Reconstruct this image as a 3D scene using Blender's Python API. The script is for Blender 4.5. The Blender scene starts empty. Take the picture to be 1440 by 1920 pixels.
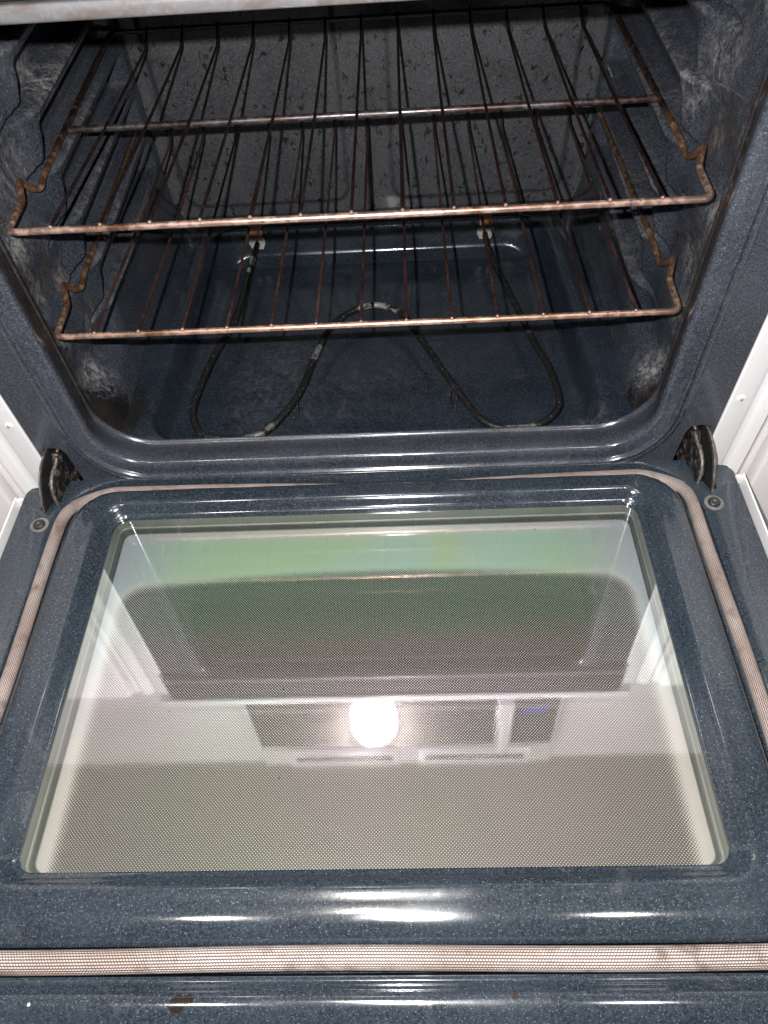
import bpy, bmesh, math, random
from mathutils import Vector, Matrix, Euler
random.seed(7)
sc = bpy.context.scene
COL = sc.collection

# ------------------------------------------------------------------ camera, world, lamps, exposure
TILT = 0.0496                     # the open door stops a little above level
cam_d = bpy.data.cameras.new("camera"); cam = bpy.data.objects.new("camera", cam_d); COL.objects.link(cam)
cam.location = (0.0433, -0.5160, 0.6161)
cam.rotation_euler = Euler((0.62878991, 0.05179014, -0.00159415), 'XYZ')
cam_d.sensor_fit = 'VERTICAL'; cam_d.sensor_height = 36.0
cam_d.lens = 1394.07 * 36.0 / 1920.0
cam_d.clip_start = 0.01; cam_d.clip_end = 50
sc.camera = cam

W = bpy.data.worlds.new("World"); sc.world = W; W.use_nodes = True
bg = W.node_tree.nodes["Background"]; bg.inputs[0].default_value = (0.93, 0.96, 1.0, 1); bg.inputs[1].default_value = 0.14

fl = bpy.data.lights.new("phone_flash", 'POINT'); fl.energy = 39; fl.shadow_soft_size = 0.004; fl.color = (1.0, 0.985, 0.97)
flo = bpy.data.objects.new("phone_flash", fl); COL.objects.link(flo)
flo.location = (0.0433 - 0.036, -0.5160 + 0.024, 0.6161 + 0.021)

sc.view_settings.view_transform = 'Standard'; sc.view_settings.look = 'None'
sc.view_settings.exposure = 0.0; sc.view_settings.gamma = 1.0
sc.view_settings.use_curve_mapping = False
try:
    sc.cycles.max_bounces = 8; sc.cycles.transparent_max_bounces = 12; sc.cycles.caustics_reflective = False
    sc.cycles.sample_clamp_indirect = 60
except Exception: pass

# ------------------------------------------------------------------ node helpers
class NT:
    def __init__(s, name):
        s.m = bpy.data.materials.new(name); s.m.use_nodes = True
        s.t = s.m.node_tree; s.t.nodes.clear()
        s.out = s.t.nodes.new('ShaderNodeOutputMaterial')
        s.tc = s.t.nodes.new('ShaderNodeTexCoord')
    def n(s, typ, **kw):
        x = s.t.nodes.new(typ)
        for k, v in kw.items(): setattr(x, k, v)
        return x
    def l(s, a, b): s.t.links.new(a, b)
    def setin(s, node, key, v):
        i = node.inputs[key]
        if hasattr(v, 'is_output') or hasattr(v, 'links'): s.l(v, i)
        else: i.default_value = v
    def math(s, op, a, b=None, c=None, clamp=False):
        x = s.n('ShaderNodeMath', operation=op); x.use_clamp = clamp
        s.setin(x, 0, a)
        if b is not None: s.setin(x, 1, b)
        if c is not None: s.setin(x, 2, c)
        return x.outputs[0]
    def ramp(s, f, a, b, lo=0.0, hi=1.0):
        x = s.n('ShaderNodeMapRange', interpolation_type='SMOOTHSTEP')
        s.setin(x, 0, f); x.inputs[1].default_value = a; x.inputs[2].default_value = b
        x.inputs[3].default_value = lo; x.inputs[4].default_value = hi
        return x.outputs[0]
    def mix(s, f, a, b, mode='MIX'):
        x = s.n('ShaderNodeMix', data_type='RGBA', blend_type=mode)
        s.setin(x, 0, f)
        for k, v in ((6, a), (7, b)):
            if isinstance(v, tuple): v = v if len(v) == 4 else (*v, 1)
            s.setin(x, k, v)
        return x.outputs[2]
    def co(s, scale=(1, 1, 1), loc=(0, 0, 0), rot=(0, 0, 0), src='Object'):
        x = s.n('ShaderNodeMapping'); s.l(s.tc.outputs[src], x.inputs[0])
        x.inputs[1].default_value = loc; x.inputs[2].default_value = rot; x.inputs[3].default_value = scale
        return x.outputs[0]
    def noise(s, scale, det=3, rough=.55, dist=0, vec=None):
        x = s.n('ShaderNodeTexNoise'); x.inputs['Scale'].default_value = scale
        x.inputs['Detail'].default_value = det; x.inputs['Roughness'].default_value = rough
        x.inputs['Distortion'].default_value = dist
        s.l(vec if vec is not None else s.tc.outputs['Object'], x.inputs['Vector'])
        return x.outputs[0]
    def voro(s, scale, vec=None, feat='F1'):
        x = s.n('ShaderNodeTexVoronoi', feature=feat); x.inputs['Scale'].default_value = scale
        s.l(vec if vec is not None else s.tc.outputs['Object'], x.inputs['Vector'])
        return x
    def attr(s, name):
        x = s.n('ShaderNodeAttribute', attribute_name=name); return x.outputs['Fac']
    def spot(s, c, r, wob=.6, scale=60):
        """mask of an uneven blot of radius r at c (object coordinates)"""
        d = s.n('ShaderNodeVectorMath', operation='DISTANCE')
        s.l(s.tc.outputs['Object'], d.inputs[0]); d.inputs[1].default_value = c
        nz = s.noise(scale, 2)
        dd = s.math('MULTIPLY_ADD', s.math('SUBTRACT', nz, .5), r * wob * 2, d.outputs['Value'])
        return s.ramp(dd, r * .85, r * 1.1, 1, 0)
    def bump(s, h, strength=.2, dist=.001, normal=None):
        x = s.n('ShaderNodeBump'); x.inputs['Strength'].default_value = strength
        x.inputs['Distance'].default_value = dist; s.setin(x, 'Height', h)
        if normal is not None: s.l(normal, x.inputs['Normal'])
        return x.outputs[0]
    def principled(s, col, rough=.4, metal=0, spec=.5, coat=0, coatr=.05, normal=None, ior=1.5):
        p = s.n('ShaderNodeBsdfPrincipled')
        s.setin(p, 'Base Color', col if not isinstance(col, tuple) or len(col) == 4 else (*col, 1))
        s.setin(p, 'Roughness', rough); s.setin(p, 'Metallic', metal)
        s.setin(p, 'Specular IOR Level', spec); s.setin(p, 'Coat Weight', coat); s.setin(p, 'Coat Roughness', coatr)
        p.inputs['IOR'].default_value = ior
        if normal is not None: s.l(normal, p.inputs['Normal'])
        s.l(p.outputs[0], s.out.inputs[0]); return p

def enamel(name, dark=(.013, .016, .023), light=(.034, .040, .052), speck=(.34, .38, .45), amount=1.0,
           rough=.16, attrs=False, lip=False, grime=0.0, matte=0.0, spots=(), drips=False, brown=0.0, coat=.25):
    """blue-black porcelain enamel with fine pale specks"""
    t = NT(name)
    broad = t.noise(9, 4, .6, .3)
    mott = t.noise(420, 3, .7)
    c = t.mix(t.ramp(mott, .34, .66), dark, light)
    c = t.mix(t.math('MULTIPLY', t.ramp(broad, .35, .7), .35), c, tuple(x * 1.25 for x in light))
    sp = t.noise(1050, 1.5, .5)
    sp2 = t.noise(560, 2, .6)
    m = t.math('MULTIPLY', t.ramp(sp, .60, .70), t.ramp(sp2, .38, .58))
    c = t.mix(t.math('MULTIPLY', m, .55 * amount), c, speck)
    r = t.math('MULTIPLY_ADD', t.ramp(broad, .4, .7), .10 + matte * .4, rough)
    if grime:
        g = t.noise(26, 6, .65, 1.2)
        gm = t.math('MULTIPLY', t.ramp(g, .56, .72), grime)
        c = t.mix(t.math('MULTIPLY', gm, .5), c, (.13, .125, .125)); r = t.math('ADD', r, t.math('MULTIPLY', gm, .35))
    if brown:
        g = t.noise(14, 5, .6, .8, t.co((1, 3, 3)))
        gm = t.math('MULTIPLY', t.ramp(g, .55, .7), brown)
        c = t.mix(gm, c, (.055, .038, .032))
    if lip:
        sp_ = t.n('ShaderNodeSeparateXYZ'); t.l(t.tc.outputs['Object'], sp_.inputs[0])
        k = t.math('MULTIPLY', t.ramp(sp_.outputs[1], .0005, .008), t.ramp(sp_.outputs[2], .025, .075, .12, 1))
        k = t.math('MULTIPLY', k, t.ramp(t.noise(70, 5, .7, .5), .28, .55))
        c = t.mix(k, c, (.014, .010, .009)); r = t.math('MULTIPLY_ADD', k, .4, r)
    if drips:
        v = t.noise(120, 3, .6, .5, t.co((1.2, 1, .8)))
        c = t.mix(t.ramp(v, .61, .65), c, (.003, .003, .004))
        rust = t.math('MULTIPLY', t.ramp(t.noise(45, 4, .6, 1), .55, .7), t.spot((-.02, .5, .19), .05))
        c = t.mix(t.math('MULTIPLY', rust, .7), c, (.035, .012, .012))
    if attrs:
        wn = t.noise(60, 8, .78, .7, t.co((1, 1, .5)))
        fine = t.noise(130, 6, .75, .7)
        w = t.attr('white')
        wm = t.math('MULTIPLY', t.math('MULTIPLY', w, t.ramp(wn, .36, .62)), t.ramp(fine, .34, .66), clamp=True)
        c = t.mix(t.math('MULTIPLY', wm, .9), c, (.50, .47, .45))
        bn = t.noise(120, 5, .75, 1.0)
        b = t.attr('black')
        bm = t.ramp(t.math('ADD', t.math('MULTIPLY', b, .50), bn), .70, .80)
        c = t.mix(bm, c, (.004, .0035, .0035))
        br = t.attr('brown')
        brm = t.math('MULTIPLY', br, t.ramp(t.noise(50, 5, .7, .6), .3, .62), clamp=True)
        c = t.mix(brm, c, (.020, .012, .009))
        r = t.math('ADD', r, t.math('MULTIPLY', t.math('ADD', wm, bm), .5, clamp=True), clamp=True)
    for (ctr, rad, colr) in spots:
        k = t.spot(ctr, rad); c = t.mix(k, c, colr)
    b = t.bump(mott, .05, .0004)
    t.principled(c, r, 0, .55, coat, .06, b)
    return t.m

def plain(name, col, rough=.5, metal=0, spec=.5, nz=.12, scale=30, bump=0.0, coat=0):
    t = NT(name)
    f = t.noise(scale, 4)
    c = t.mix(t.ramp(f, .3, .7), tuple(x * (1 - nz) for x in col), tuple(min(1, x * (1 + nz)) for x in col))
    nrm = t.bump(f, bump, .001) if bump else None
    t.principled(c, t.math('MULTIPLY_ADD', f, .15, rough - .07), metal, spec, coat, .08, nrm)
    return t.m

def wire_metal(name, ca, cb, spots=.6, rough=.36, metal=.85, mixlo=.4, mixhi=.6, back=None):
    t = NT(name)
    f = t.noise(13, 5, .6, .3); g = t.noise(120, 3, .6)
    c = t.mix(t.ramp(f, mixlo, mixhi), ca, cb)
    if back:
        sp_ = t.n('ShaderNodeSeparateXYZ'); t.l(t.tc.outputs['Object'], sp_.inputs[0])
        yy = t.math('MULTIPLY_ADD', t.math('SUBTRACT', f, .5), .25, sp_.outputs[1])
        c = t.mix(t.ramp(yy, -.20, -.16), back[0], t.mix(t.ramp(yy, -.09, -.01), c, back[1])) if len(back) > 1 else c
    c = t.mix(t.math('MULTIPLY', t.ramp(g, .50, .64), .22), c, tuple(x * .4 for x in cb))
    k = t.ramp(t.noise(230, 1.5, .4), .69, .72)
    c = t.mix(t.math('MULTIPLY', k, spots), c, (.006, .005, .005))
    r = t.math('MULTIPLY_ADD', t.ramp(g, .4, .65), .18, rough)
    t.principled(c, r, t.math('SUBTRACT', metal, t.math('MULTIPLY', t.ramp(g, .45, .7), .5), clamp=True), .5, 0, .1, t.bump(g, .10, .0004))
    return t.m

# ------------------------------------------------------------------ mesh helpers
def link(name, me, mat, parent=None, smooth=True, auto=None):
    if smooth:
        for p in me.polygons: p.use_smooth = True
    if auto is not None:
        me.set_sharp_from_angle(angle=math.radians(auto))
    o = bpy.data.objects.new(name, me); COL.objects.link(o)
    if mat: me.materials.append(mat)
    if parent: o.parent = parent
    return o
def from_data(name, v, f, mat, parent=None, smooth=True, auto=None):
    me = bpy.data.meshes.new(name); me.from_pydata(v, [], f); me.update()
    return link(name, me, mat, parent, smooth, auto)
def from_bm(name, bm, mat, parent=None, smooth=True, auto=35):
    bmesh.ops.recalc_face_normals(bm, faces=bm.faces)
    me = bpy.data.meshes.new(name); bm.to_mesh(me); bm.free()
    return link(name, me, mat, parent, smooth, auto)
def tag(o, label=None, cat=None, group=None, kind=None):
    if label: o['label'] = label
    if cat: o['category'] = cat
    if group: o['group'] = group
    if kind: o['kind'] = kind
    return o
def empty(name, loc=(0, 0, 0)):
    o = bpy.data.objects.new(name, None); COL.objects.link(o); o.location = loc; o.empty_display_size = .05; return o
def box(bm, x0, x1, y0, y1, z0, z1, bev=0):
    r = bmesh.ops.create_cube(bm, size=1)
    for v in r['verts']:
        v.co = Vector(((x0 + x1) / 2 + v.co.x * (x1 - x0), (y0 + y1) / 2 + v.co.y * (y1 - y0), (z0 + z1) / 2 + v.co.z * (z1 - z0)))
    if bev:
        es = list({e for v in r['verts'] for e in v.link_edges})
        bmesh.ops.bevel(bm, geom=es, offset=bev, segments=3, affect='EDGES', profile=.5)
def boxo(name, mat, parent, *a, bev=0):
    bm = bmesh.new(); box(bm, *a, bev=bev); return from_bm(name, bm, mat, parent)
def cyl(bm, c, r, h, axis='Z', seg=32, r2=None):
    m = Matrix.Translation(c)
    if axis == 'Y': m = m @ Matrix.Rotation(math.pi / 2, 4, 'X')
    if axis == 'X': m = m @ Matrix.Rotation(math.pi / 2, 4, 'Y')
    return bmesh.ops.create_cone(bm, cap_ends=True, segments=seg, radius1=r, radius2=r if r2 is None else r2, depth=h, matrix=m)
def fillet(P, rad, n=6, closed=False):
    """polyline with rounded corners"""
    P = [Vector(p) for p in P]; out = []
    N = len(P)
    for i in range(N):
        if not closed and i in (0, N - 1): out.append(P[i]); continue
        a, b, c = P[i - 1], P[i], P[(i + 1) % N]
        r = rad[i] if isinstance(rad, (list, tuple)) else rad
        d1 = (a - b); d2 = (c - b)
        k = min(r, d1.length * .48, d2.length * .48)
        s, e = b + d1.normalized() * k, b + d2.normalized() * k
        for j in range(n + 1):
            t = j / n
            out.append(s * (1 - t) ** 2 + b * 2 * t * (1 - t) + e * t * t)
    return out
def tube_data(P, r, seg=10, closed=False, flat=1.0, up=None, v=None, f=None):
    v = [] if v is None else v; f = [] if f is None else f
    P = [Vector(p) for p in P]; N = len(P); base = len(v)
    rr = r if callable(r) else (lambda i: r)
    t0 = (P[1] - P[0]).normalized()
    nrm = up.copy() if up else t0.orthogonal().normalized()
    for i in range(N):
        if closed: t = (P[(i + 1) % N] - P[i - 1]).normalized()
        else: t = (P[min(i + 1, N - 1)] - P[max(i - 1, 0)]).normalized()
        nrm = (nrm - t * nrm.dot(t))
        nrm = nrm.normalized() if nrm.length > 1e-6 else t.orthogonal().normalized()
        b = t.cross(nrm)
        for k in range(seg):
            a = 2 * math.pi * k / seg
            v.append(tuple(P[i] + b * math.cos(a) * rr(i) + nrm * math.sin(a) * rr(i) * flat))
    for i in range(N if closed else N - 1):
        j = (i + 1) % N
        for k in range(seg):
            k2 = (k + 1) % seg
            f.append((base + i * seg + k, base + i * seg + k2, base + j * seg + k2, base + j * seg + k))
    if not closed:
        f.append(tuple(base + k for k in reversed(range(seg))))
        f.append(tuple(base + (N - 1) * seg + k for k in range(seg)))
    return v, f
def tube(name, P, r, mat, parent=None, seg=10, closed=False, **kw):
    v, f = tube_data(P, r, seg, closed, **kw)
    return from_data(name, v, f, mat, parent, True, 50)
def rrect(x0, x1, y0, y1, r, n=10, sub=1):
    """rounded rectangle, counter-clockwise, with the same vertex count for every size"""
    rs = r if isinstance(r, (list, tuple)) else (r,) * 4      # corners: (x1,y1) (x0,y1) (x0,y0) (x1,y0)
    pts = []
    for (cx, cy, a0, q) in ((x1, y1, 0, rs[0]), (x0, y1, 90, rs[1]), (x0, y0, 180, rs[2]), (x1, y0, 270, rs[3])):
        sx = 1 if cx == x1 else -1; sy = 1 if cy == y1 else -1
        q = max(q, 1e-5)
        for k in range(n + 1):
            a = math.radians(a0 + 90 * k / n)
            pts.append((cx - sx * q + q * math.cos(a), cy - sy * q + q * math.sin(a)))
    return pts
def rings(bm, loops, closed=True):
    R = [[bm.verts.new(p) for p in L] for L in loops]
    for a, b in zip(R, R[1:]):
        n = len(a)
        for i in range(n if closed else n - 1):
            j = (i + 1) % n
            bm.faces.new((a[i], a[j], b[j], b[i]))
    return R
def fill_between(bm, outer, inners):
    """flat sheet with an outline and holes, from vertex loops already in bm"""
    es = []
    for L in [outer] + inners:
        for i in range(len(L)):
            a, b = L[i], L[(i + 1) % len(L)]
            e = bm.edges.get((a, b)) or bm.edges.new((a, b)); es.append(e)
    bmesh.ops.triangle_fill(bm, use_beauty=True, use_dissolve=False, edges=es)
def sstep(a, b, x):
    t = max(0, min(1, (x - a) / (b - a))); return t * t * (3 - 2 * t)
def grid(name, nu, nv, fn, mat, parent, attrs=None):
    v = []; f = []; A = {k: [] for k in (attrs or ())}
    for i in range(nu + 1):
        for j in range(nv + 1):
            r = fn(i / nu, j / nv)
            v.append(r[0])
            for k in A: A[k].append(r[1].get(k, 0))
    for i in range(nu):
        for j in range(nv):
            a = i * (nv + 1) + j
            f.append((a, a + nv + 1, a + nv + 2, a + 1))
    o = from_data(name, v, f, mat, parent)
    for k in A:
        at = o.data.attributes.new(k, 'FLOAT', 'POINT'); at.data.foreach_set('value', A[k])
    return o

# ------------------------------------------------------------------ materials
ENA = enamel("enamel_frame", dark=(.020, .023, .032), light=(.055, .061, .078), lip=True, grime=.35, brown=.12, spots=[((-.207, 0, -.006), .004, (.45, .42, .42))])
ENA_DOOR = enamel("enamel_door", dark=(.010, .0145, .021), light=(.028, .038, .050), speck=(.30, .34, .40), amount=.8, rough=.09, grime=.35,
                  spots=[((-.126, -.4905, .002), .0050, (.014, .010, .008)), ((-.119, -.488, .002), .0036, (.014, .010, .008)), ((.0995, -.487, .002), .0020, (.03, .018, .012)),
                         ((-.228, -.490, .002), .0011, (.4, .4, .4))])
ENA_SIDE = enamel("enamel_side", dark=(.015, .018, .025), light=(.046, .052, .066), attrs=True, grime=.6, matte=.08, rough=.08)
ENA_FLOOR = enamel("enamel_floor", dark=(.008, .012, .018), light=(.023, .031, .043), speck=(.20,.23,.28), amount=.7, attrs=True, grime=.35, matte=.3, rough=.14)
ENA_BACK = enamel("enamel_back", dark=(.022, .023, .026), light=(.062, .063, .068), speck=(.36, .37, .40), drips=True, matte=.8, rough=.42, coat=.04)
WHITE = plain("white_enamel", (.80, .79, .80), .3, nz=.02, scale=12)
WHITE2 = plain("white_paint", (.74, .70, .71), .45, nz=.03, scale=9)
BLACK = plain("matte_black", (.008, .008, .009), .7, nz=.4, scale=90)  # plain matte black for hinge pockets, vent slots and control panel
STEEL = plain("grey_steel", (.42, .43, .44), .35, metal=.9)
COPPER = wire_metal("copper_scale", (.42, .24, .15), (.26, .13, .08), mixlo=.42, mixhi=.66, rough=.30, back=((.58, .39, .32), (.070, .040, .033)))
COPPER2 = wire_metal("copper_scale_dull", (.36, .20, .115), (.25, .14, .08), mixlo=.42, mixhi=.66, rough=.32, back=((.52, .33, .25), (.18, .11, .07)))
DARKSTEEL = wire_metal("dark_steel_bar", (.16, .15, .15), (.10, .06, .055), spots=.7, rough=.3)
RUST = wire_metal("rust_wire_dark", (.026, .017, .017), (.030, .011, .010), spots=.8, rough=.4, metal=.55)
RUST2 = wire_metal("rust_wire_orange", (.085, .038, .027), (.036, .014, .012), spots=.7, rough=.45, metal=.5)
BEAD = wire_metal("weld_bead", (.46, .33, .29), (.36, .24, .20), rough=.45)
def gunk_white():
    t = NT("element_tube"); f = t.noise(70, 4, .7, .8); g = t.noise(500, 2, .6)
    c = t.mix(t.ramp(f, .62, .72), (.014, .013, .013), (.13, .12, .115))
    c = t.mix(t.ramp(g, .66, .72), c, (.42, .40, .38))
    for q, rr, a in (((.004, .300, -.032), .030, .75), ((-.077, .215, -.032), .014, .5), ((-.181, .415, -.032), .010, .9), ((-.1815, .393, -.032), .006, .9), ((.17, .068, -.032), .018, .5), ((-.135, .075, -.032), .02, .35)):
        c = t.mix(t.math('MULTIPLY', t.math('MULTIPLY', t.spot(q, rr, .4), t.ramp(f, .40, .52)), a), c, (.34, .33, .32))
    t.principled(c, .42, .2, .5, 0, .1, t.bump(g, .4, .0006)); return t.m
ELEM = gunk_white()
def gasket_mat(name):
    t = NT(name)
    uv = t.n('ShaderNodeSeparateXYZ'); t.l(t.tc.outputs['UV'], uv.inputs[0])
    u, v = uv.outputs[0], uv.outputs[1]          # u in metres along, v 0..1 around
    # knit rows around the tube: columns along v, stitches along u, alternate rows shifted
    row = t.math('MULTIPLY', v, 26.0)
    rf = t.math('FRACT', row); ri = t.math('FLOOR', row)
    par = t.math('MULTIPLY', t.math('MODULO', ri, 2.0), .5)
    st = t.math('FRACT', t.math('ADD', t.math('MULTIPLY', u, 1 / .0021), par))
    d = t.math('SQRT', t.math('ADD', t.math('POWER', t.math('MULTIPLY', t.math('SUBTRACT', rf, .5), 1.0), 2.0),
                              t.math('POWER', t.math('MULTIPLY', t.math('SUBTRACT', st, .5), .75), 2.0)))
    h = t.ramp(d, .18, .52, 1, 0)
    f = t.noise(16, 5, .6); g = t.noise(60, 3)
    c = t.mix(t.ramp(f, .35, .65), (.60, .52, .48), (.45, .36, .32))
    c = t.mix(t.math('MULTIPLY', t.ramp(g, .52, .72), .75), c, (.22, .15, .125))
    c = t.mix(h, (.085, .06, .055), c)
    t.principled(c, .55, .25, .4, 0, .1, t.bump(h, .7, .0008)); return t.m
GASKET = gasket_mat("braided_gasket")

# ================================================================== THE ROOM seen only as reflections
CEIL = plain("ceiling_paint", (.50, .48, .44), .8, nz=.05, scale=3)
tag(boxo("ceiling", CEIL, None, -1.6, 1.6, -1.8, .80, 2.32, 2.36), kind='structure')
tag(boxo("wall", plain("wall_paint", (.55, .52, .47), .8, nz=.05, scale=3), None, -1.6, 1.6, .68, .74, -.78, 2.318), kind='structure')
tag(boxo("floor", plain("floor_vinyl", (.35, .32, .29), .5, nz=.2, scale=6), None, -1.6, 1.6, -1.8, .678, -.80, -.782), kind='structure')
micro = empty("microwave", (0, .45, .95))
tag(micro, "white over-the-range microwave with black window, mirrored in the door glass", "microwave")
MI = Matrix.Translation((0, -.45, -.95))
def mchild(o, par=None):
    o.parent = par or micro
    if par is None: o.matrix_parent_inverse = MI
    return o
mchild(boxo("body", WHITE, None, -.385, .385, .262, .66, .950, 1.400, bev=.006))
t = NT("microwave_black_glass"); t.principled((.012, .012, .013), .02, 0, 1.0, 1.0, .01, ior=1.9); MBG = t.m
mchild(boxo("door_window", MBG, None, -.372, .228, .2545, .2615, .965, 1.268))
cp = mchild(boxo("control_panel", MBG, None, .262, .372, .2545, .2615, .965, 1.268))
t = NT("blue_display"); e = t.n('ShaderNodeEmission'); e.inputs[0].default_value = (.15, .2, 1, 1); e.inputs[1].default_value = .7; t.l(e.outputs[0], t.out.inputs[0])
mchild(boxo("display", t.m, None, .285, .345, .2528, .2538, 1.075, 1.095), cp)
mchild(boxo("handle", WHITE, None, .229, .259, .215, .2610, .990, 1.245, bev=.008))
for x0, x1 in ((-.31, -.015), (.03, .33)):
    bm = bmesh.new(); box(bm, x0, x1, .250, .2615, 1.285, 1.385, bev=.004)
    g = mchild(from_bm("vent_grille", bm, WHITE))
    mchild(boxo("vent_slot", BLACK, None, x0 + .02, x1 - .02, .2480, .2495, 1.325, 1.345), g)
for s, nm in ((-1, "left"), (1, "right")):
    c = boxo("wall_cabinet", WHITE2, None, *(sorted((s * .392, s * 1.2))), .30, .66, 1.00, 1.46, bev=.004)
    tag(c, f"pale wall cabinet on the {nm} of the microwave, mirrored in the door glass", "cabinet")
def lamp(x, y, r, label, power, drop=0):
    l = empty("ceiling_light", (x, y, 2.315)); tag(l, label, "ceiling light")
    bm = bmesh.new(); cyl(bm, (0, 0, -.006), r * 1.1, .012); from_bm("rim", bm, WHITE, l)
    bm = bmesh.new(); bmesh.ops.create_uvsphere(bm, u_segments=32, v_segments=16, radius=r, matrix=Matrix.Translation((0, 0, -.012 - r * .9 * drop)) @ Matrix.Diagonal((1, 1, .4 + .6 * drop, 1)))
    t = NT("ceiling_lamp_glow"); e = t.n('ShaderNodeEmission'); e.inputs[0].default_value = (1, .96, .91, 1); e.inputs[1].default_value = power; t.l(e.outputs[0], t.out.inputs[0])
    from_bm("diffuser", bm, t.m, l)
lamp(-.70, -.62, .09, "round ceiling light to the left above the open oven door, seen as a glint", 95)
lamp(.70, -.62, .09, "round ceiling light to the right above the open oven door, seen as a glint", 95)
lamp(-.15, -.31, .088, "middle dome ceiling light, its round glow mirrored in the door glass", 75, 1)

# ================================================================== THE OVEN
oven = empty("kitchen_oven", (0, 0, -.05))
tag(oven, "blue-black enamel oven with its door open flat, grimy inside, white body", "oven")
OVI = Matrix.Translation((0, 0, .05))
def part(o):
    o.parent = oven; o.matrix_parent_inverse = OVI; return o

# ---- front frame
OX, OZ0, OZ1 = .2885, .0136, .4335
prof = [(.056, 0), (.050, 0), (.045, -.0006), (.042, -.0022), (.0395, -.0046), (.0370, -.0052), (.0335, -.0050), (.0315, -.0026), (.0295, .0004), (.0285, .0004), (.0275, -.0030), (.0262, -.0066), (.0240, -.0082), (.0205, -.0084), (.0188, -.0074), (.0178, -.0052), (.0168, -.0040),
        (.0130, -.0038), (.0080, -.0036), (.0045, -.0034), (.0022, -.0026), (.0008, -.0012), (.0001, .0008), (0, .0030), (.0008, .008), (.0035, .015), (.0085, .025), (.0118, .032), (.0120, .0345), (.0108, .0362), (.0096, .0374), (.0092, .0390), (.0100, .0405), (.0135, .042)]
bm = bmesh.new()
loops = []
for (o, y) in prof:
    rb = max(.052 + o * .9, .02); rt = .03 + o
    # at the sides the pressed step is narrower and shallower than along the bottom
    os_ = o if o < .012 else .012 + (o - .012) * .45
    L = rrect(-OX - os_, OX + os_, OZ0 - o, OZ1 + o, (rt, rt, rb, rb), 14)
    loops.append([(x, y, z) for x, z in L])
R = rings(bm, loops)
FX = .3535
outer = [(-FX, -.07), (-.3225, -.07), (-.3225, -.0252), (-.3255, .034), (-.329, .0378), (-.343, .0385), (-.345, .036), (-.346, -.07 + .0001)]
# outline with the two hinge slots open at the bottom edge
def slot(s):
    return [(s * .322, -.07), (s * .322, -.030), (s * .3245, .030), (s * .328, .0385), (s * .3345, .0405), (s * .345, .0405), (s * .3475, .037), (s * .3475, -.07)]
sl = slot(-1); sr = slot(1)
outl = [(-FX, -.07)] + list(reversed(sl)) + sr + [(FX, -.07), (FX, .496), (-FX, .496)]
ov = [bm.verts.new((x, 0, z)) for x, z in outl]
fill_between(bm, ov, [R[0]])
# returned edge
ob = [bm.verts.new((x, .018, z)) for x, z in outl]
for i in range(len(ov)):
    j = (i + 1) % len(ov); bm.faces.new((ov[i], ov[j], ob[j], ob[i]))
part(from_bm("front_frame", bm, ENA, auto=50))

# ---- worn metal rail above the opening
t = NT("worn_rail"); f = t.noise(28, 5, .65, .8, t.co((1, 2, 2))); g = t.noise(300, 3)
c = t.mix(t.ramp(f, .35, .65), (.17, .17, .18), (.13, .105, .095)); c = t.mix(t.math('MULTIPLY', t.ramp(g, .5, .7), .3), c, (.26, .25, .25))
t.principled(c, .4, .35, .5, 0, .1, t.bump(g, .1, .0005))
part(boxo("top_rail", t.m, None, -.3532, .3532, -.012, -.001, .4365, .4470, bev=.003))
part(boxo("control_panel", BLACK, None, -.3535, .3535, -.010, .03, .4482, .4965, bev=.003))
part(boxo("cooktop", WHITE, None, -.372, .372, -.014, .62, .4980, .515, bev=.004))

# ---- side walls of the cavity, with pressed rack ledges
LEDGES = (.0835, .137, .190, .2435, .297, .350)
def wall_x(y, z):
    base = .2975 + .0145 * sstep(.03, .06, y) * (1 - sstep(.150, .20, y)) * sstep(.02, .06, z)
    base += .0038 * math.sin((z - .262) * 2 * math.pi / .1066 + 1.2) * sstep(.04, .08, y) * (1 - sstep(.15, .19, y))
    x = base
    for i, zl in enumerate(LEDGES):
        hi = zl + .036 if i < len(LEDGES) - 1 else zl + .05
        lo = zl
        front = .182 + .012 * sstep(lo, hi, z) - .05 * (1 - sstep(lo, lo + .010, z))
        p = sstep(lo - .0015, lo + .0035, z) * (1 - sstep(hi - .006, hi + .005, z)) * sstep(front - .003, front + .007, y) * (1 - sstep(.462, .480, y))
        x += .024 * p
        ramp = sstep(.150, .21, y) * (1 - sstep(.455, .475, y))
        x -= .0035 * ramp * math.exp(-((z - lo + .004) / .004) ** 2)
        # hollow left where the rack loop seats
    if z < .03: x -= .004 * (1 - z / .03) ** 2
    x -= .010 * sstep(.47, .50, y) * 0
    return x
BLOBS = {
 -1: dict(white=[(.250, .301, .022, .9), (.130, .2715, .026, .75), (.072, .223, .020, 1.0), (.0746, .174, .018, .9), (.135, .153, .016, .7), (.1375, .088, .020, .8),
                 (.092, .0675, .022, .9), (.326, .2735, .018, .7), (.06, .12, .014, .8), (.07, .30, .02, .5), (.13, .20, .015, .6), (.105, .04, .018, .6), (.20, .33, .02, .35)],
          black=[(.040, .12, .030, .9), (.03, .17, .026, .9), (.080, .0, .030, .75), (.05, .03, .03, .8), (.035, .23, .02, .7)]),
 1: dict(white=[(.143, .327, .024, 1.0), (.175, .288, .020, .7), (.249, .264, .018, .5), (.052, .2955, .022, 1.0), (.10, .171, .020, 1.0), (.060, .125, .020, 1.0), (.07, .235, .018, .9),
                (.188, .148, .012, .5), (.085, .033, .022, .8), (.07, .07, .016, .8), (.10, .38, .022, .6), (.124, .2756, .014, .6), (.07, .19, .014, .8)],
         black=[(.035, .25, .025, .8), (.03, .19, .03, .8), (.035, .12, .025, .9), (.03, .06, .03, .7), (.08, -.0, .02, .5)])}
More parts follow.
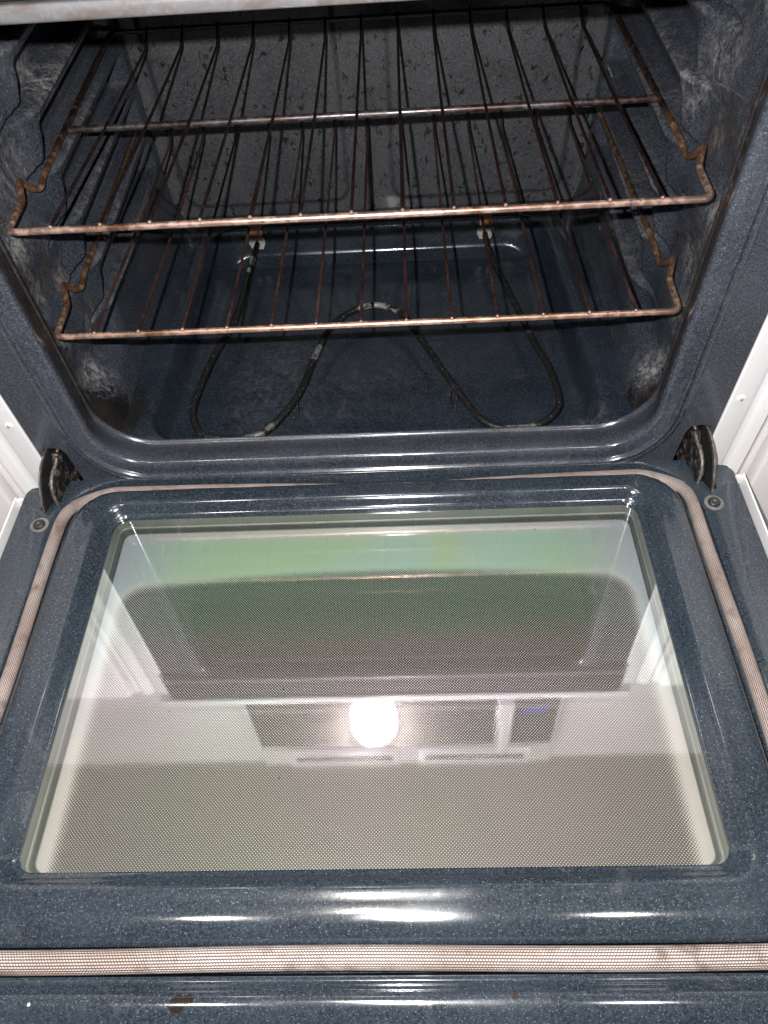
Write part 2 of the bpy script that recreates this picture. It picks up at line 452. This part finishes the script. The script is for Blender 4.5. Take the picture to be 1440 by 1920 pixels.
def side(s):
    B = BLOBS[s]
    def fn(a, b):
        y = .026 + a * .480; z = -.03 + b * .464
        x = wall_x(y, z)
        w = min(1.2, sum(k * math.exp(-(((y - by) / r) ** 2 * .8 + ((z - bz) / r) ** 2)) for by, bz, r, k in B['white']))
        # paler line along the ledge noses
        for zl in LEDGES: w += .40 * math.exp(-((z - zl + .003) / .0035) ** 2) * sstep(.16, .2, y) * (1 - sstep(.30, .42, y))
        k = min(1, sum(q * math.exp(-(((y - by) / r) ** 2 + ((z - bz) / r) ** 2)) for by, bz, r, q in B['black']))
        return ((s * x, y, z), dict(white=min(1.0, w), black=k + .15 * (1 - sstep(.12, .18, y)), brown=1.1 * (1 - sstep(.050, .085, y)) + .35 * math.exp(-(((y - .03) / .04) ** 2 + ((z - .0) / .03) ** 2))))
    return fn
for s in (-1, 1):
    part(grid("side_wall", 190, 260, side(s), ENA_SIDE, None, ('white', 'black', 'brown')))

# ---- back wall, embossed
def back(a, b):
    x = -.312 + a * .624; z = -.03 + b * .464
    y = .503
    for (x0, x1) in ((-.277, -.037), (.026, .269)):
        dx = max(x0 - x, x - x1); dz = .004 - z
        r = .022
        qx, qz = dx + r, dz + r
        d = min(max(qx, qz), 0) + math.hypot(max(qx, 0), max(qz, 0)) - r
        y += .0045 * sstep(.004, -.003, d) if False else -.0065 * (1 - sstep(-.005, .003, d))
    e = max(0, abs(x) - .285) / .02
    y -= .012 * min(1, e) ** 2
    return ((x, y, z), {})
part(grid("back_wall", 260, 150, back, ENA_BACK, None))
part(boxo("ceiling_panel", ENA_BACK, None, -.318, .318, .02, .515, .4345, .442))

# ---- floor pan
def floorf(a, b):
    x = -.305 + a * .610; y = .030 + b * .478
    z = -.003 - .010 * (y - .03) / .47
    # pan recess
    fr = .0415 + .0 * x; bk = .472
    q = (y - .05) / .40
    wx = .266 - .020 * q
    r = .060
    cx, cy = max(0, abs(x) - (wx - r)), 0
    if y < fr + r: cy = fr + r - y
    elif y > bk - r: cy = y - (bk - r)
    d = r - math.hypot(cx, cy)
    if cx == 0 and cy == 0: d = min(wx - abs(x), y - fr, bk - y)
    # steep at the front, long slopes at the sides and back
    sx = wx - abs(x); sy = bk - y
    fdep = sstep(0, .012, min(d, 1) if y < .12 else .1)
    sdep = .82 * sstep(0, .015, sx) + .18 * sstep(.010, .034, sx)
    bdep = .80 * sstep(0, .011, sy) + .20 * sstep(.006, .030, sy)
    dep = min(sstep(-.002, .012, d), 1) * sdep * bdep * (1 if y > .2 else sstep(fr - .001, fr + .011, y))
    z -= .054 * dep
    # two pressed steps on the rim
    z += .0014 * math.exp(-((sx + .008) / .004) ** 2)
    z += .0030 * math.exp(-((y - .0375) / .0022) ** 2) * (1 - sstep(.25, .28, abs(x)))
    blk = .75 * math.exp(-(((x + .285) / .03) ** 2 + ((y - .09) / .06) ** 2)) + .5 * math.exp(-(((x + .18) / .02) ** 2 + ((y - .12) / .018) ** 2)) + .35 * math.exp(-(((x + .02) / .06) ** 2 + ((y - .10) / .03) ** 2))
    wht = .13 * math.exp(-(((x + .14) / .05) ** 2 + ((y - .20) / .10) ** 2)) + .35 * math.exp(-(((x - .25) / .01) ** 2 + ((y - .07) / .03) ** 2)) + .08 * math.exp(-(((x - .0) / .12) ** 2 + ((y - .18) / .05) ** 2))
    brn = .9 * math.exp(-(((abs(x) - .29) / .02) ** 2 + ((y - .03) / .02) ** 2))
    return ((x, y, z), dict(white=wht, black=blk, brown=brn))
part(grid("oven_floor", 260, 220, floorf, ENA_FLOOR, None, ('white', 'black', 'brown')))

# ---- heating element
EP = [(-0.1775, 0.4590, -0.034), (-0.1785, 0.446, -0.034), (-0.1824, 0.4052, -0.035), (-0.192, 0.2885, -0.035), (-0.2115, 0.2159, -0.035), (-0.2226, 0.1504, -0.035), (-0.2236, 0.1166, -0.035), (-0.2124, 0.0879, -0.035), (-0.1924, 0.0756, -0.035), (-0.1603, 0.0726, -0.035), (-0.1352, 0.0794, -0.035), (-0.1131, 0.1064, -0.035), (-0.0922, 0.1507, -0.035), (-0.0786, 0.2077, -0.035), (-0.0629, 0.2589, -0.035), (-0.0396, 0.2916, -0.035), (-0.0109, 0.3059, -0.035), (0.0109, 0.3039, -0.035), (0.0359, 0.2844, -0.035), (0.0561, 0.2404, -0.035), (0.0781, 0.1887, -0.035), (0.1017, 0.1356, -0.035), (0.1214, 0.0947, -0.035), (0.1418, 0.0766, -0.035), (0.1693, 0.0728, -0.035), (0.1947, 0.0792, -0.035), (0.2147, 0.0986, -0.035), (0.2209, 0.1203, -0.035), (0.2162, 0.1708, -0.035), (0.2024, 0.221, -0.035), (0.1912, 0.2742, -0.035), (0.1767, 0.3428, -0.035), (0.1637, 0.4052, -0.035), (0.1600, 0.446, -0.034), (0.1600, 0.4590, -0.034)]
def catmull(P, n=6):
    P = [Vector(p) for p in P]; out = []
    for i in range(len(P) - 1):
        p0, p1, p2, p3 = P[max(i - 1, 0)], P[i], P[i + 1], P[min(i + 2, len(P) - 1)]
        for k in range(n):
            t = k / n
            out.append(.5 * ((2 * p1) + (p2 - p0) * t + (2 * p0 - 5 * p1 + 4 * p2 - p3) * t * t + (3 * p1 - p0 - 3 * p2 + p3) * t ** 3))
    out.append(P[-1]); return out
# the element itself is a part with its plates and feet under it
el = part(tube("heating_element", catmull(EP), .0042, ELEM, None, seg=14))
el['label'] = "blackened W-shaped bake element with ashy flecks on the oven floor"
def elsub(o): o.parent = el; return o
CER = plain("white_ceramic", (.36, .34, .32), .5, nz=.2, scale=120)
for x in (-.1775, .1600):
    bm = bmesh.new()
    P = [(x - .012, -.024), (x + .012, -.024), (x + .012, -.033), (x + .008, -.042), (x - .008, -.042), (x - .012, -.033)]
    for yy in (0,):
        a = [bm.verts.new((px, .4560 + (pz + .05) * .10, pz)) for px, pz in P]
        b = [bm.verts.new((px, .4580 + (pz + .05) * .10, pz)) for px, pz in P]
        bm.faces.new(a); bm.faces.new(b[::-1])
        for i in range(6): bm.faces.new((a[i], a[(i + 1) % 6], b[(i + 1) % 6], b[i]))
    for sx in (-.009, .009): cyl(bm, (x + sx * .75, .4570, -.029), .002, .003, 'Y', 12)
    elsub(from_bm("terminal_plate", bm, CER))
    elsub(boxo("terminal_clip", plain("copper_clip", (.32, .15, .08), .45, metal=.5, scale=60), None, x - .010, x + .010, .4590, .4700, -.0235, -.008, bev=.002))
for x, y in ((-.1005, .132), (.0950, .138)):
    P = fillet([(x - .004, y, -.033), (x - .003, y - .008, -.048), (x + .001, y - .014, -.0605), (x + .004, y - .006, -.048), (x + .004, y + .002, -.033)], .003, 3)
    elsub(tube("support_foot", P, .0011, ELEM, None, seg=6))

# ---- hinges (pocket, arm plates)
for s in (-1, 1):
    bm = bmesh.new()
    x0, x1 = sorted((s * .312, s * .3515))
    y0, y1, z0, z1 = .012, .075, -.069, .050
    V = [bm.verts.new(p) for p in ((x0, y0, z0), (x1, y0, z0), (x1, y0, z1), (x0, y0, z1), (x0, y1, z0), (x1, y1, z0), (x1, y1, z1), (x0, y1, z1))]
    for q in ((4, 5, 6, 7), (0, 4, 7, 3), (1, 5, 6, 2), (0, 1, 5, 4), (3, 2, 6, 7)): bm.faces.new([V[i] for i in q])
    part(from_bm("hinge_pocket", bm, BLACK, smooth=False, auto=None))
    def plate(name, x, pts, th, mat, bend=0):
        bm = bmesh.new()
        A = [bm.verts.new((s * (x - th / 2) , y, z)) for y, z in pts]; B = [bm.verts.new((s * (x + th / 2), y, z)) for y, z in pts]
        bm.faces.new(A); bm.faces.new(B[::-1])
        for i in range(len(pts)):
            j = (i + 1) % len(pts); bm.faces.new((A[i], A[j], B[j], B[i]))
        return part(from_bm(name, bm, mat, auto=30))
    t = NT("grimy_hinge"); f = t.noise(120, 5, .7, .5)
    c = t.mix(t.ramp(f, .48, .70), (.008, .0075, .0075), (.20, .165, .145)); t.principled(c, .6, .2, .4, 0, .1, t.bump(f, .5, .001)); HG = t.m
    t = NT("hinge_edge"); f = t.noise(200, 4, .7)
    c = t.mix(t.ramp(f, .4, .6), (.10, .09, .085), (.26, .22, .20)); t.principled(c, .5, .5, .4); HE = t.m
    arc = [(.004, .037), (-.010, .0375), (-.020, .0365), (-.032, .0322), (-.0425, .0235), (-.052, .013), (-.0575, .003), (-.0585, -.02)]
    plate("hinge_plate", .3452, arc + [(.004, -.02)], .0016, HE)
    plate("hinge_plate", .3438, [(y + .001, z - .0012) for y, z in arc] + [(.003, -.02)], .0008, BLACK)
    arc2 = [(.03, .030), (-.004, .036), (-.012, .028), (-.024, .0275), (-.036, .023), (-.0425, .013), (-.045, -.02), (.03, -.02)]
    plate("hinge_arm", .3345, arc2, .006, HG)
    P = [(s * .3330, .004, .036), (s * .3335, -.012, .0296), (s * .3338, -.024, .0292), (s * .334, -.036, .0248), (s * .334, -.043, .014), (s * .334, -.0455, -.005)]
    part(tube("hinge_spring", catmull(P, 4), .0017, HE, None, seg=8))

# ---- white body trim at both sides, with a screw each
def trim(s):
    pr = [(.3545, .010), (.3545, .0), (.356, -.0015), (.3745, -.0015), (.3775, -.0002), (.3795, .0022), (.3840, .0026), (.3870, .0010), (.3890, -.0005), (.3985, -.0012), (.4000, .0002), (.4002, .018)]
    bm = bmesh.new(); prev = None
    for zz in (-.72, -.3, 0, .3, .4975):
        cur = [bm.verts.new((s * x, y, zz)) for x, y in pr]
        if prev:
            for i in range(len(pr) - 1): bm.faces.new((prev[i], prev[i + 1], cur[i + 1], cur[i]))
        prev = cur
    tr = part(from_bm("side_trim", bm, WHITE, auto=40))
    bm = bmesh.new(); x = s * .3645; z = .0785
    cyl(bm, (x, -.0020, z), .0040, .0012, 'Y', 28); cyl(bm, (x, -.0030, z), .0036, .0010, 'Y', 28, None)
    sc_ = from_bm("screw", bm, WHITE); sc_.parent = tr
    bm = bmesh.new(); box(bm, x - .0018, x + .0018, -.0039, -.0034, z - .0003, z + .0003); box(bm, x - .0003, x + .0003, -.0040, -.0035, z - .0018, z + .0018)
    k = from_bm("screw_slot", bm, STEEL); k.parent = tr
for s in (-1, 1): trim(s)
part(boxo("body_shell", WHITE, None, -.398, .398, .5235, .60, -.72, .4975))

# ---- the door (a part; its pieces are sub-parts)
GX, GV0, GV1 = .3225, .0235, .4645            # centre line of the gasket
DX = .3735
doorR = Matrix.Rotation(-TILT, 4, 'X')
def dpart(o, parent=None):
    if parent is None:
        o.parent = oven; o.matrix_parent_inverse = OVI; o.matrix_basis = doorR
    else: o.parent = parent
    return o
bm = bmesh.new()
# window side
WX, V0, V1 = .2662, .068, .4067
wl = []
for (o, w) in [(.0, -.0035), (0, -.0008), (.0012, .0004), (.0035, .0010), (.0055, .0026), (.0078, .0060), (.0105, .0090), (.0135, .0106), (.0165, .0108), (.0200, .0102), (.024, .0100)]:
    wl.append([(x, y, w) for x, y in rrect(-WX - o, WX + o, -V1 - o, -V0 + o, .014 + o * .8, 10)])
RW = rings(bm, wl)
# plug edge
PX = GX - .0105; pv0, pv1 = .0325, .4560
pl_ = []
for (o, ob_, w) in [(-.014, -.026, .0100), (-.010, -.019, .0097), (-.007, -.0135, .0090), (-.004, -.0085, .0076), (-.002, -.0045, .0055), (-.0005, -.002, .0030), (0, 0, 0), (.0005, .0005, -.0150)]:
    pl_.append([(x, y, w) for x, y in rrect(-PX - o, PX + o, -pv1 - ob_, -pv0 + o, .045 + o, 12)])
RP = rings(bm, pl_)
fill_between(bm, RP[0], [RW[-1]])
# flat flange outside the gasket groove
gl = []
for (o, w) in [(-.0110, -.0150), (.0060, -.0150), (.0085, -.0040), (.0095, -.0008), (.0110, 0)]:
    gl.append([(x, y, w) for x, y in rrect(-GX - o, GX + o, -GV1 - min(o, .0096), -GV0 + max(min(o, .0), -.01) + (0 if o < 0 else .0 + o), .055 + o, 12)])
RG = rings(bm, gl)
FV = .4748
n1 = [(-.3358, -.0215), (-.3365, -.030), (-.3405, -.0455), (-.3430, -.0520), (-.3465, -.0545), (-.3505, -.0530), (-.3515, -.048), (-.3512, -.0215)]
hinge_line = -.0125
outl = [(-DX, -FV), (-DX, -.034), (-.3728, -.028), (-.3690, -.0222), (-.3645, -.0210)]
outl += [(-.3512, -.0210), (-.3515, -.048), (-.3505, -.0530), (-.3465, -.0545), (-.3430, -.0520), (-.3405, -.0455), (-.3350, -.034), (-.3300, -.0210), (-.3290, hinge_line)]
outl += [(-x, y) for x, y in reversed(outl)]
ov = [bm.verts.new((x, y, 0)) for x, y in outl]
fill_between(bm, ov, [RG[-1]])
# down-turned rim
ob = [bm.verts.new((x, y, -.012)) for x, y in outl]
for i in range(len(ov)):
    j = (i + 1) % len(ov)
    if abs(outl[i][1] + FV) < 1e-6 and abs(outl[j][1] + FV) < 1e-6: continue
    bm.faces.new((ov[i], ov[j], ob[j], ob[i]))
door = dpart(from_bm("door", bm, ENA_DOOR, auto=30))
# rolled front edge beyond the gasket
fp = [(.4748, .0), (.4762, .0012), (.4778, .0012), (.4792, -.0006), (.4808, -.0022), (.4826, -.0012), (.4840, .0012), (.4856, .0021), (.489, .0022), (.493, .0018), (.497, .0004), (.5005, -.0018), (.504, -.0034), (.512, -.0034), (.520, -.006), (.526, -.014)]
bm = bmesh.new(); prev = None
for k in range(41):
    x = -DX + 2 * DX * k / 40
    cur = [bm.verts.new((x, -v, w)) for v, w in fp]
    if prev:
        for i in range(len(fp) - 1): bm.faces.new((prev[i], prev[i + 1], cur[i + 1], cur[i]))
    prev = cur
dpart(from_bm("front_lip", bm, ENA_DOOR, auto=60), door)
# white outer shell: thin-walled tray round the panel
bm = bmesh.new()
def shellside(x0, x1, y0, y1, z0, z1): box(bm, x0, x1, y0, y1, z0, z1, bev=.0006)
shellside(-.3835, -.3815, -.545, -.0345, -.050, .0015); shellside(.3815, .3835, -.545, -.0345, -.050, .0015)
shellside(-.3814, -.3750, -.0365, -.0345, -.050, -.0005); shellside(.3750, .3814, -.0365, -.0345, -.050, -.0005)
shellside(-.3835, .3835, -.547, -.5455, -.050, -.004)
shellside(-.3835, .3835, -.547, -.030, -.0525, -.0505)
t = NT("shell_paint"); f = t.noise(60, 4, .6)
c = t.mix(t.math('MULTIPLY', t.ramp(f, .52, .68), .5), (.78, .78, .76), (.60, .50, .22)); t.principled(c, .3)
dpart(from_bm("outer_shell", bm, WHITE), door)
for sx in (-1, 1):
    bm = bmesh.new(); box(bm, *sorted((sx * .3812, sx * .3755)), -.0385, -.0368, -.01, -.0012)
    dpart(from_bm("shell_corner", bm, t.m), door)
# gasket with uv
def gasket():
    cx = 16; 
    L = rrect(-GX, GX, -GV1, -GV0, .052, 26)
    # densify straight runs
    P = []
    for i in range(len(L)):
        a = Vector((*L[i], 0)); b = Vector((*L[(i + 1) % len(L)], 0)); n = max(1, int((b - a).length / .006))
        for k in range(n): P.append(a.lerp(b, k / n))
    # clean, then let the cord wander and sag a little
    Q = []; s_ = 0; S = []
    for i, p in enumerate(P):
        q = p.copy()
        q.x += .0010 * math.sin(p.y * 23 + 1) * (1 if abs(p.x) > .3 else 0)
        hinge = sstep(-.060, -.026, p.y)
        q.y += .0009 * math.sin(p.x * 15 + 2)
        q.y -= .0035 * hinge; q.z = .0012 - hinge * (.0050 + .0100 * math.exp(-((p.x - .01) / .13) ** 2))
        Q.append(q)
    N = len(Q); v = []; f = []; uvs = []
    S = [0]
    for i in range(N): S.append(S[-1] + (Q[(i + 1) % N] - Q[i]).length)
    seg = 20
    for i in range(N):
        t = (Q[(i + 1) % N] - Q[i - 1]).normalized(); up = Vector((0, 0, 1)); b = t.cross(up).normalized()
        wr = .0092 - .0016 * (abs(Q[i].x) > .315) - .0014 - .0018 * sstep(-.075, -.03, Q[i].y) * sstep(-.060, -.026, Q[i].y)
        for k in range(seg):
            a = 2 * math.pi * k / seg
            v.append(tuple(Q[i] + b * math.cos(a) * wr + up * math.sin(a) * .0058))
    me = bpy.data.meshes.new("gasket")
    for i in range(N):
        j = (i + 1) % N
        for k in range(seg):
            k2 = (k + 1) % seg
            f.append((i * seg + k, i * seg + k2, j * seg + k2, j * seg + k)); uvs.append(((S[i], k / seg), (S[i], (k + 1) / seg), (S[i + 1], (k + 1) / seg), (S[i + 1], k / seg)))
    me.from_pydata(v, [], f); uv = me.uv_layers.new(name="UVMap")
    for p, u4 in zip(me.polygons, uvs):
        for li, q in zip(p.loop_indices, u4): uv.data[li].uv = q
    o = link("gasket", me, GASKET, None)
    o['label'] = "braided heat-stained door gasket"
    return dpart(o, door)
gasket()
# bumpers
RUB = plain("black_rubber", (.022, .022, .024), .45, nz=.2, scale=200)
WASH = plain("washer_steel", (.20, .19, .18), .5, metal=.4, nz=.3, scale=90)
for x, y in ((-.3450, -.0735), (.3425, -.0720)):
    bm = bmesh.new(); cyl(bm, (x, y, .0006), .0094, .0012, 'Z', 40); wv = dpart(from_bm("washer", bm, WASH), door)
    bm = bmesh.new(); cyl(bm, (x, y, .0022), .0062, .0022, 'Z', 40, .0058)
    cyl(bm, (x, y, .0036), .0057, .0006, 'Z', 40, .0050)
    dpart(from_bm("bumper_screw", bm, RUB), door)
    bm = bmesh.new(); box(bm, x - .0014, x + .0014, y - .00025, y + .00025, .0040, .0044); box(bm, x - .00025, x + .00025, y - .0014, y + .0014, .0041, .0045)
    dpart(from_bm("screw_slot", bm, STEEL), door)
# window pack: silver spacer wall, dark inner step, printed pane, clear pane
bm = bmesh.new(); fl_ = []
for (o, w) in [(-.0002, -.0030), (-.0006, -.0044), (-.0008, -.0135), (-.0022, -.0142)]:
    fl_.append([(x, y, w) for x, y in rrect(-WX - o, WX + o, -V1 - o, -V0 + o, .009, 10)])
rings(bm, fl_)
t = NT("spacer_metal"); f = t.noise(14, 3, .5, 0, t.co((1, 1, 1)))
c = t.mix(t.ramp(f, .35, .65), (.33, .34, .32), (.27, .29, .25)); t.principled(c, .35, .25, .5)
dpart(from_bm("window_frame", bm, t.m), door)
bm = bmesh.new(); fl_ = []
for (o, w) in [(-.0022, -.0143), (-.0032, -.0147), (-.0035, -.0212), (-.0045, -.0216)]:
    fl_.append([(x, y, w) for x, y in rrect(-WX - o, WX + o, -V1 - o, -V0 + o, .009, 10)])
rings(bm, fl_)
dpart(from_bm("window_seal", bm, plain("dark_seal", (.13, .145, .13), .35, metal=.5, scale=20)), door)

def printed():
    t = NT("dot_printed_glass")
    sep = t.n('ShaderNodeSeparateXYZ'); t.l(t.tc.outputs['Object'], sep.inputs[0])
    X, Y = sep.outputs[0], sep.outputs[1]
    P = .00265
    # 45-degree lattice: nearest dot of the square lattice in rotated axes
    k = 1 / (P * math.sqrt(.5))
    a = t.math('MULTIPLY', t.math('ADD', X, Y), k * math.sqrt(.5)); b = t.math('MULTIPLY', t.math('SUBTRACT', X, Y), k * math.sqrt(.5))
    fa = t.math('SUBTRACT', t.math('FRACT', a), .5); fb = t.math('SUBTRACT', t.math('FRACT', b), .5)
    dist = t.math('SQRT', t.math('ADD', t.math('MULTIPLY', fa, fa), t.math('MULTIPLY', fb, fb)))   # 0 centre of light hole .. .707 corner
    # distance inside the printed field (rounded rectangle, its far side slightly bowed)
    ax = t.math('ABSOLUTE', X)
    sidew = t.math('SUBTRACT', .2620, ax)
    bow = t.math('MULTIPLY', t.math('MULTIPLY', X, X), .22)
    far = t.math('SUBTRACT', t.math('SUBTRACT', -.115, Y), bow)
    r = .036
    ux = t.math('MAXIMUM', t.math('SUBTRACT', r, sidew), 0.0); uy = t.math('MAXIMUM', t.math('SUBTRACT', r, far), 0.0)
    corner = t.math('SUBTRACT', r, t.math('SQRT', t.math('ADD', t.math('MULTIPLY', ux, ux), t.math('MULTIPLY', uy, uy))))
    ins = t.math('MINIMUM', corner, t.math('MINIMUM', sidew, far))
    s = t.ramp(ins, .0, .022)
    # threshold radius for clear holes: big (everything clear) outside, small in the field
    thr = t.math('MULTIPLY_ADD', s, -.50, .74)
    ink = t.ramp(t.math('SUBTRACT', dist, thr), -.03, .03)
    # coating's iridescent sheen painted into the base colour: bands of green, rose, blue
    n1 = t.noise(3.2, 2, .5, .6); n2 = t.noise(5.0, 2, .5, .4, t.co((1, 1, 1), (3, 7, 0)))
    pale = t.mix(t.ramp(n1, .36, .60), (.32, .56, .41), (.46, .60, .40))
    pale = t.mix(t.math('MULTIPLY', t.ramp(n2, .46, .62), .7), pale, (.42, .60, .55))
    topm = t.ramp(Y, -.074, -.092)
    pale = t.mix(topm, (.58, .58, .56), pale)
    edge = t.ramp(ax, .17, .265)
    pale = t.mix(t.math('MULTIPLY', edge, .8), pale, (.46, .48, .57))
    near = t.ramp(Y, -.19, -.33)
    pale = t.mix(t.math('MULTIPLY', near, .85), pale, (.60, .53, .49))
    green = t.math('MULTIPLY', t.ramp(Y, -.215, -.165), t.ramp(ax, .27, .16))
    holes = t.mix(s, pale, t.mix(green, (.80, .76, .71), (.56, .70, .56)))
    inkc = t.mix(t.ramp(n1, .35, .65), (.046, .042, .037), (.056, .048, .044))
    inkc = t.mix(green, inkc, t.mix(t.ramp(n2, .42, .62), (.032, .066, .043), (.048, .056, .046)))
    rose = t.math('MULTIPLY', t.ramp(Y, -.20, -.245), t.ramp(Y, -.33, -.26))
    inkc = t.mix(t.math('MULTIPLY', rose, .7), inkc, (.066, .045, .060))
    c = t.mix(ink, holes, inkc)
    # a few specks and a grey blot between the panes
    sp = t.voro(26, t.co((1, 1, 0)))
    c = t.mix(t.math('MULTIPLY', t.ramp(sp.outputs['Distance'], .020, .026, 1, 0), .85), c, (.03, .03, .03))
    c = t.mix(t.spot((-.166, -.0865, -.030), .0032), c, (.16, .20, .17))
    p = t.n('ShaderNodeBsdfPrincipled'); t.l(c, p.inputs['Base Color']); p.inputs['Roughness'].default_value = .25
    p.inputs['Specular IOR Level'].default_value = .4
    g = t.n('ShaderNodeBsdfGlossy'); g.inputs['Roughness'].default_value = .035
    t.l(t.mix(t.ramp(n1, .4, .6), (.78, .95, .80), (.95, .84, .92)), g.inputs['Color'])
    mx = t.n('ShaderNodeMixShader'); mx.inputs[0].default_value = .10
    t.l(p.outputs[0], mx.inputs[1]); t.l(g.outputs[0], mx.inputs[2]); t.l(mx.outputs[0], t.out.inputs[0])
    return t.m
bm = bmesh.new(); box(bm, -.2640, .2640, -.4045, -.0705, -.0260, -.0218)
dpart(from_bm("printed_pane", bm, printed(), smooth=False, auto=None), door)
def clear():
    t = NT("coated_clear_glass")
    tr = t.n('ShaderNodeBsdfTransparent'); tr.inputs[0].default_value = (.97, .98, .965, 1)
    g = t.n('ShaderNodeBsdfGlossy'); g.inputs['Roughness'].default_value = .022
    n1 = t.noise(3.0, 2, .5, .5)
    t.l(t.mix(t.ramp(n1, .4, .6), (.90, 1, .93), (1, .91, 1)), g.inputs['Color'])
    scr = t.noise(22, 4, .6, 0, t.co((1, 40, 1)))
    t.l(t.bump(scr, .015, .0003), g.inputs['Normal'])
    fr = t.n('ShaderNodeFresnel'); fr.inputs[0].default_value = 1.5
    mx = t.n('ShaderNodeMixShader'); t.l(t.math('ADD', t.math('MULTIPLY', fr.outputs[0], 1.3), .25), mx.inputs[0])
    t.l(tr.outputs[0], mx.inputs[1]); t.l(g.outputs[0], mx.inputs[2]); t.l(mx.outputs[0], t.out.inputs[0])
    return t.m
L = rrect(-WX + .0004, WX - .0004, -V1 + .0004, -V0 - .0004, .0130, 10)
bm = bmesh.new(); bm.faces.new([bm.verts.new((x, y, -.0028)) for x, y in L])
dpart(from_bm("window_glass", bm, clear(), smooth=False, auto=None), door)

# ================================================================== racks (two things)
def rack(name, dy, dz, mats, label, zr=0.0):
    fr, cr, wr = mats
    root = empty(name, (0, .25 + dy, .245 + dz))
    tag(root, label, "oven rack", "wire racks in the oven cavity")
    off = Vector((0, -.25, -.245))
    T = lambda P: [Vector(p) + off for p in P]
    def side_pts(s):
        # from the rear corner forward to the front corner
        rx = .3072 if s < 0 else .2950
        return [(s * (rx - .006), .470, .252), (s * .3015, .165, .247), (s * .3005, .147, .2435), (s * .3055, .136, .250), (s * .3078, .1295, .2640), (s * .2985, .1060, .2655), (s * .2945, .094, .2630), (s * .2945, .0475, .2622)]
    Lp = side_pts(-1); Rp = side_pts(1)
    loop = Lp + list(reversed(Rp))
    rads = [.014, .006, .006, .006, .007, .006, .010, .009] + [.009, .010, .006, .007, .006, .006, .006, .014]
    P = fillet(loop, rads, 6, closed=True)
    tube("rack_frame", T(P), .0030, fr, root, seg=14, closed=True)
    tube("cross_bar", T([(-.2975, .2485, .2478), (0, .2485, .2476), (.2960, .2485, .2478)]), .0034, cr, root, seg=14)
    for i in range(13):
        x = -.2550 + .04235 * i
        j = random.uniform(-.0007, .0007)
        w = [(x, .0470, .2665), (x, .0550, .2660), (x + j, .2485, .2526), (x + j, .4370, .2440), (x, .4680, .2565)]
        P = fillet(w, [0, .006, .02, .004, 0], 4)
        v, f = tube_data(T(P), .00150, 8)
        # flattened weld bead where the wire ends on the front bar
        c = Vector((x, .0462, .2666)) + off
        base = len(v); sg = 10
        for a in range(5):
            th = math.pi * (a + .5) / 5
            for k in range(sg):
                ph = 2 * math.pi * k / sg
                v.append((c.x + .0019 * math.sin(th) * math.cos(ph), c.y + .0018 * math.cos(th), c.z + .0015 * math.sin(th) * math.sin(ph)))
        for a in range(4):
            for k in range(sg): f.append((base + a * sg + k, base + a * sg + (k + 1) % sg, base + (a + 1) * sg + (k + 1) % sg, base + (a + 1) * sg + k))
        f.append(tuple(base + k for k in range(sg))); f.append(tuple(base + 4 * sg + k for k in reversed(range(sg))))
        w_ = from_data("wire", v, f, wr, root, True, 60)
        w_.data.materials.append(BEAD)
        for p in w_.data.polygons:
            if min(p.vertices) >= base: p.material_index = 1
    return root
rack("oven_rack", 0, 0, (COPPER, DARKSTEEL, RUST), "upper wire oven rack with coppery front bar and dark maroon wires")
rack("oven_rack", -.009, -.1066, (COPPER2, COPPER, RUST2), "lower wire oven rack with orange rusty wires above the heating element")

# ================================================================== neighbouring cabinets
for s, nm in ((-1, "left"), (1, "right")):
    x0, x1 = sorted((s * .4065, s * .80))
    c = empty("base_cabinet", (s * .6, .25, -.78))
    tag(c, f"white base cabinet standing close along the {nm} side of the oven", "cabinet")
    cc = boxo("carcass", WHITE2, None, *sorted((s * .4065, s * .80)), .004, .60, -.776, .50, bev=.002)
    dd = boxo("door_panel", WHITE2, None, *sorted((s * .4100, s * .795)), -.016, .0035, -.70, .48, bev=.004)
    for o in (cc, dd): o.parent = c; o.matrix_parent_inverse = Matrix.Translation((-s * .6, -.25, .78))
